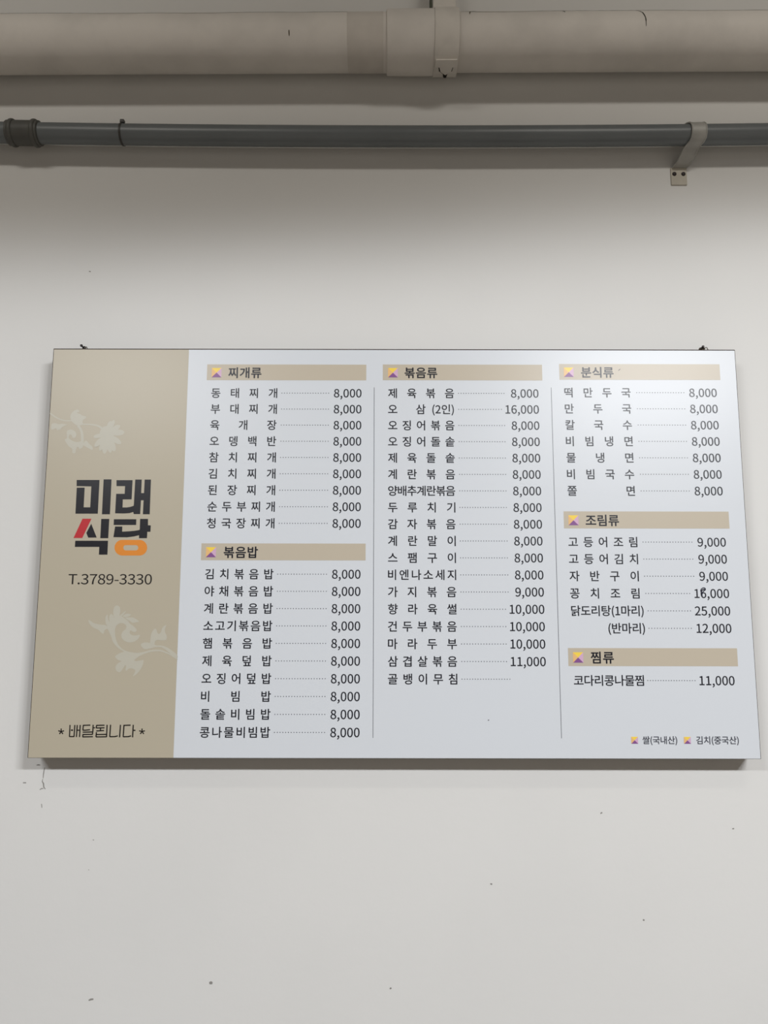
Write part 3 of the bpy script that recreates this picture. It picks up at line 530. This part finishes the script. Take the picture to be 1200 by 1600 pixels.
# ---------------------------------------------------------------- big painted drain pipe
PY, PR = -0.0856, 0.0732
PX0, PX1 = RX0, RX1
def pz(x): return CAM.z + 1.5862 + (x + 0.0275) * 0.0075          # it rises slightly to the right
drain = empty('drain_pipe', (0, PY, pz(0)), 'thick cream painted drain pipe running along the top of the wall', 'pipe')
def dpart(name, bm, m, parent=None, smooth=True, root=None):
    o = from_bm(name, bm, m, None, smooth)
    root = root or drain
    o.data.transform(Matrix.Translation(-Vector(root.location)))
    o.parent = parent or root
    return o
def along(x, r): return (x, PY, pz(x)), r
def dtube(name, prof, m, seg=64, parent=None, root=None):
    bm = bmesh.new()
    tube(bm, [along(x, r)[0] for x, r in prof], [r for x, r in prof], seg)
    return dpart(name, bm, m, parent, True, root)
dtube('pipe_barrel', [(PX0, PR)] + [(-4 + 0.25 * k, PR) for k in range(33)] + [(PX1, PR)], M_PVC)
C0 = -0.0275
dtube('sleeve', [(C0 - 0.101, PR), (C0 - 0.100, PR + 0.0007), (C0 - 0.004, PR + 0.0007), (C0 - 0.003, PR)], M_SLEEVE)
dtube('coupling', [(C0 + 0.005, PR), (C0 + 0.007, PR + 0.0062), (C0 + 0.010, PR + 0.0070), (C0 + 0.060, PR + 0.0076), (C0 + 0.190, PR + 0.0076), (C0 + 0.194, PR + 0.0066), (C0 + 0.196, PR)], M_PVC)

def surf(x, deg, r):
    """point on a pipe-centred cylinder; deg 0 faces the room, positive turns downwards"""
    a = math.radians(deg)
    return Vector((x, PY - r * math.cos(a), pz(x) - r * math.sin(a)))
def ribbon_on_pipe(name, pts, width, r, m, parent=None):
    bm = bmesh.new()
    prev = None
    n = len(pts)
    fine = []
    for i in range(n - 1):
        for k in range(4):
            t = k / 4
            fine.append((pts[i][0] * (1 - t) + pts[i + 1][0] * t, pts[i][1] * (1 - t) + pts[i + 1][1] * t))
    fine.append(pts[-1])
    n = len(fine)
    for i, (x, d) in enumerate(fine):
        p0, p1 = fine[max(0, i - 1)], fine[min(n - 1, i + 1)]
        dx, dv = p1[0] - p0[0], math.radians(p1[1] - p0[1]) * r
        l = math.hypot(dx, dv) or 1
        w = width * (0.4 + 0.6 * math.sin(math.pi * (i + 0.5) / n)) / 2 * random.uniform(0.7, 1.3)
        a = bm.verts.new(surf(x - dv / l * w, d + math.degrees(dx / l * w / r), r))
        b = bm.verts.new(surf(x + dv / l * w, d - math.degrees(dx / l * w / r), r))
        if prev:
            bm.faces.new((prev[0], prev[1], b, a))
        prev = (a, b)
    return dpart(name, bm, m, parent, False)
ribbon_on_pipe('paint_crack', [(C0 + 0.684, -42), (C0 + 0.692, -36), (C0 + 0.697, -28), (C0 + 0.702, -10), (C0 + 0.7025, 10)], 0.0030, PR + 0.0004, M_DARK)
ribbon_on_pipe('paint_crack', [(C0 + 0.482, -44), (C0 + 0.487, -38), (C0 + 0.489, -32)], 0.0026, PR + 0.0004, M_DARK)
ribbon_on_pipe('paint_crack', [(C0 + 0.250, -46), (C0 + 0.232, -38), (C0 + 0.230, -24)], 0.0034, PR + 0.0004, M_GRIME)
ribbon_on_pipe('paint_crack', [(C0 - 0.256, 14), (C0 - 0.2555, 26)], 0.0024, PR + 0.0004, M_GRIME)
# dust lying on the upper side of the pipe
bm = bmesh.new()
xs = [-1.6 + 0.02 * k for k in range(161)]
prev = None
for x in xs:
    if C0 - 0.002 < x < C0 + 0.2:
        prev = None
        continue
    e = -42 + 4.5 * math.sin(x * 7.3) + 3 * math.sin(x * 23 + 1) + random.uniform(-2, 2)
    col = [bm.verts.new(surf(x, d, PR + 0.0005)) for d in (e, -60, -75, -95)]
    if prev:
        for k in range(3):
            bm.faces.new((prev[k], prev[k + 1], col[k + 1], col[k]))
    prev = col
dpart('dust_layer', bm, M_GRIME)

# clamp band that carries the pipe
clamp = empty('pipe_clamp', (C0 + 0.167, PY, pz(0.14)), 'painted band clamp with a notched ear around the thick cream pipe', 'pipe clamp')
KR = PR + 0.0105
def ring(name, prof, centre, m, seg, root):
    """hollow ring: closed (x, r) profile turned around the pipe axis"""
    bm = bmesh.new()
    rows = []
    for x, r in prof:
        c = centre(x)
        rows.append([bm.verts.new((x, c[1] - r * math.cos(2 * math.pi * k / seg), c[2] + r * math.sin(2 * math.pi * k / seg))) for k in range(seg)])
    for r0, r1 in zip(rows, rows[1:] + rows[:1]):
        for k in range(seg):
            bm.faces.new((r0[k], r0[(k + 1) % seg], r1[(k + 1) % seg], r1[k]))
    return dpart(name, bm, m, None, True, root)
ring('band', [(C0 + 0.1362, PR + 0.0082), (C0 + 0.1360, KR - 0.0005), (C0 + 0.138, KR), (C0 + 0.199, KR), (C0 + 0.2012, KR - 0.0005), (C0 + 0.2010, PR + 0.0082)], lambda x: (x, PY, pz(x)), M_CLAMP, 64, clamp)
def plate_on_pipe(name, outline, r0, r1, m, root):
    bm = bmesh.new()
    top = [bm.verts.new(surf(x, d, r1)) for x, d in outline]
    bot = [bm.verts.new(surf(x, d, r0)) for x, d in outline]
    for tri in tessellate_polygon([[Vector((x * 100, d / 10, 0)) for x, d in outline]]):
        bm.faces.new([top[i] for i in tri])
        bm.faces.new([bot[i] for i in tri][::-1])
    n = len(outline)
    for k in range(n):
        bm.faces.new((top[k], top[(k + 1) % n], bot[(k + 1) % n], bot[k]))
    return dpart(name, bm, m, None, False, root)
cx_ = C0 + 0.1690
plate_on_pipe('clamp_ear', [(cx_ - 0.029, 66), (cx_ + 0.029, 66), (cx_ + 0.029, 79), (cx_ + 0.018, 80), (cx_ + 0.015, 90), (cx_, 99), (cx_ - 0.014, 90), (cx_ - 0.018, 80), (cx_ - 0.030, 79)], KR + 0.0002, KR + 0.0055, M_CLAMP, clamp)
plate_on_pipe('gap_shade', [(cx_ - 0.021, 80), (cx_ + 0.021, 80), (cx_ + 0.018, 92), (cx_ + 0.006, 101), (cx_ + 0.005, 112), (cx_ - 0.005, 112), (cx_ - 0.006, 101), (cx_ - 0.018, 92)], KR + 0.0002, KR + 0.0012, M_DARK, clamp)  # dark plate painted as the shade inside the clamp's notch
bm = bmesh.new()
tube(bm, [surf(cx_, 106, KR + 0.0002), surf(cx_, 106, KR + 0.006)], 0.0045, 10)
dpart('bolt', bm, M_DARK, None, True, clamp)
bm = bmesh.new()
zz = pz(0.14)
box(bm, C0 + 0.136, C0 + 0.200, PY - 0.004, PY + 0.002, zz + KR - 0.001, ROOM_H - 0.0005, 0.0008, 1)
dpart('hanger_strap', bm, M_CLAMP, None, False, clamp)
bm = bmesh.new()
tube(bm, [(C0 + 0.1300, PY, zz + KR - 0.001), (C0 + 0.1300, PY, ROOM_H - 0.0005)], 0.0042, 12)
dpart('hanger_rod', bm, M_ROD, None, True, clamp)

# ---------------------------------------------------------------- thin grey conduit
GY, GR = -0.0550, 0.0280
def gz(x):
    t = (x - C0) / 1.02
    return CAM.z + 1.3256 + 0.0084 * min(t * t, 2.2)
conduit = empty('conduit_pipe', (0, GY, gz(0)), 'thin dark grey plastic pipe crossing the wall above the menu board', 'pipe')
def gpart(name, bm, m, root=None, parent=None, smooth=True):
    root = root or conduit
    return dpart(name, bm, m, parent, smooth, root)
def gtube(name, prof, m, seg=40, parent=None, root=None):
    bm = bmesh.new()
    tube(bm, [(x, GY, gz(x)) for x, r in prof], [r for x, r in prof], seg)
    return gpart(name, bm, m, root, parent)
gtube('pipe_barrel', [(RX0, GR)] + [(-4 + 0.1 * k, GR) for k in range(81)] + [(RX1, GR)], M_GREY)
cpl = gtube('coupling', [(C0 - 1.042, GR), (C0 - 1.040, GR + 0.0048), (C0 - 0.953, GR + 0.0048), (C0 - 0.951, GR)], M_GREYD)
for xr in (C0 - 1.027, C0 - 0.965):
    pr = [(xr + 0.0065 * math.cos(math.pi * (1 - k / 8)), GR + 0.0046 + 0.0042 * math.sin(math.pi * k / 8)) for k in range(9)]
    gtube('rim', pr, M_GREYD, 40, cpl)

# cable tie on the conduit
tx = -0.7522
tie = empty('cable_tie', (tx, GY, gz(tx)), 'dark cable tie wrapped around the grey pipe near its coupling', 'cable tie')
ring('strap', [(tx - 0.0028, GR + 0.0004), (tx - 0.0026, GR + 0.0016), (tx + 0.0026, GR + 0.0016), (tx + 0.0028, GR + 0.0004)], lambda x: (x, GY, gz(x)), M_TIE, 40, tie)
bm = bmesh.new()
box(bm, tx - 0.0058, tx + 0.0058, GY - 0.012, GY + 0.000, gz(tx) + GR + 0.0012, gz(tx) + GR + 0.0115, 0.0012, 2)
gpart('head', bm, M_TIE, tie, None, False)

# bracket holding the conduit
bx0, bx1 = C0 + 0.8315, C0 + 0.8615        # centre at the wall and at the pipe
gzb = gz(bx1)
brk = empty('pipe_bracket', (bx0, 0, CAM.z + 1.2413), 'pale metal strap bracket with two dark screws carrying the grey pipe', 'bracket')
ZB = CAM.z + 1.2660
prof = []                                    # strap centre line in (y, z), from the foot outwards and around the pipe
R_ = GR + 0.0033
prof += [(-0.0015, ZB), (-0.012, ZB + 0.001), (-0.030, ZB + 0.009), (-0.048, gzb - R_ - 0.0040)]
for k in range(0, 13):
    a = math.radians(-95 - 240 * k / 12)
    prof.append((GY + R_ * math.cos(a), gzb + R_ * math.sin(a)))
def strap_x(y): return bx0 + (bx1 - bx0) * min(1.0, max(0.0, -y / 0.075))
def strap(bm, w0, w1, thick):
    n = len(prof)
    rings = []
    for i, (y, z) in enumerate(prof):
        p0, p1 = prof[max(0, i - 1)], prof[min(n - 1, i + 1)]
        dy, dz = p1[0] - p0[0], p1[1] - p0[1]
        l = math.hypot(dy, dz)
        ny, nz = -dz / l * thick / 2, dy / l * thick / 2
        c = strap_x(y)
        rings.append([bm.verts.new((c + sx, y + s * ny, z + s * nz)) for sx, s in ((w0, 1), (w1, 1), (w1, -1), (w0, -1))])
    for r0, r1 in zip(rings, rings[1:]):
        for k in range(4):
            bm.faces.new((r0[k], r0[(k + 1) % 4], r1[(k + 1) % 4], r1[k]))
    bm.faces.new(rings[0]); bm.faces.new(rings[-1][::-1])
bm = bmesh.new(); strap(bm, -0.0200, 0.0200, 0.0022)
st = gpart('strap', bm, M_BRACK, brk, None, True)
for s in (-1, 1):
    bm = bmesh.new()
    pts = [(strap_x(y) + s * 0.0195, y, z) for y, z in prof]
    tube(bm, pts, 0.0024, 10)
    gpart('rolled_edge', bm, M_BRACK, brk, st, True)
bm = bmesh.new()
box(bm, bx0 - 0.0225, bx0 + 0.0225, -0.0035, -0.0003, CAM.z + 1.2143, ZB + 0.0012, 0.0008, 2)
gpart('mounting_plate', bm, M_PLATE, brk, None, False)
for sx in (-0.0127, 0.0127):
    bm = bmesh.new()
    c = Vector((bx0 + sx, -0.0034, CAM.z + 1.2474))
    tube(bm, [c + Vector((0, 0.001, 0)), c, c + Vector((0, -0.0022, 0)), c + Vector((0, -0.0032, 0))], [0.0062, 0.0062, 0.0052, 0.0028], 16)
    gpart('screw', bm, M_SCREW, brk, None, True)
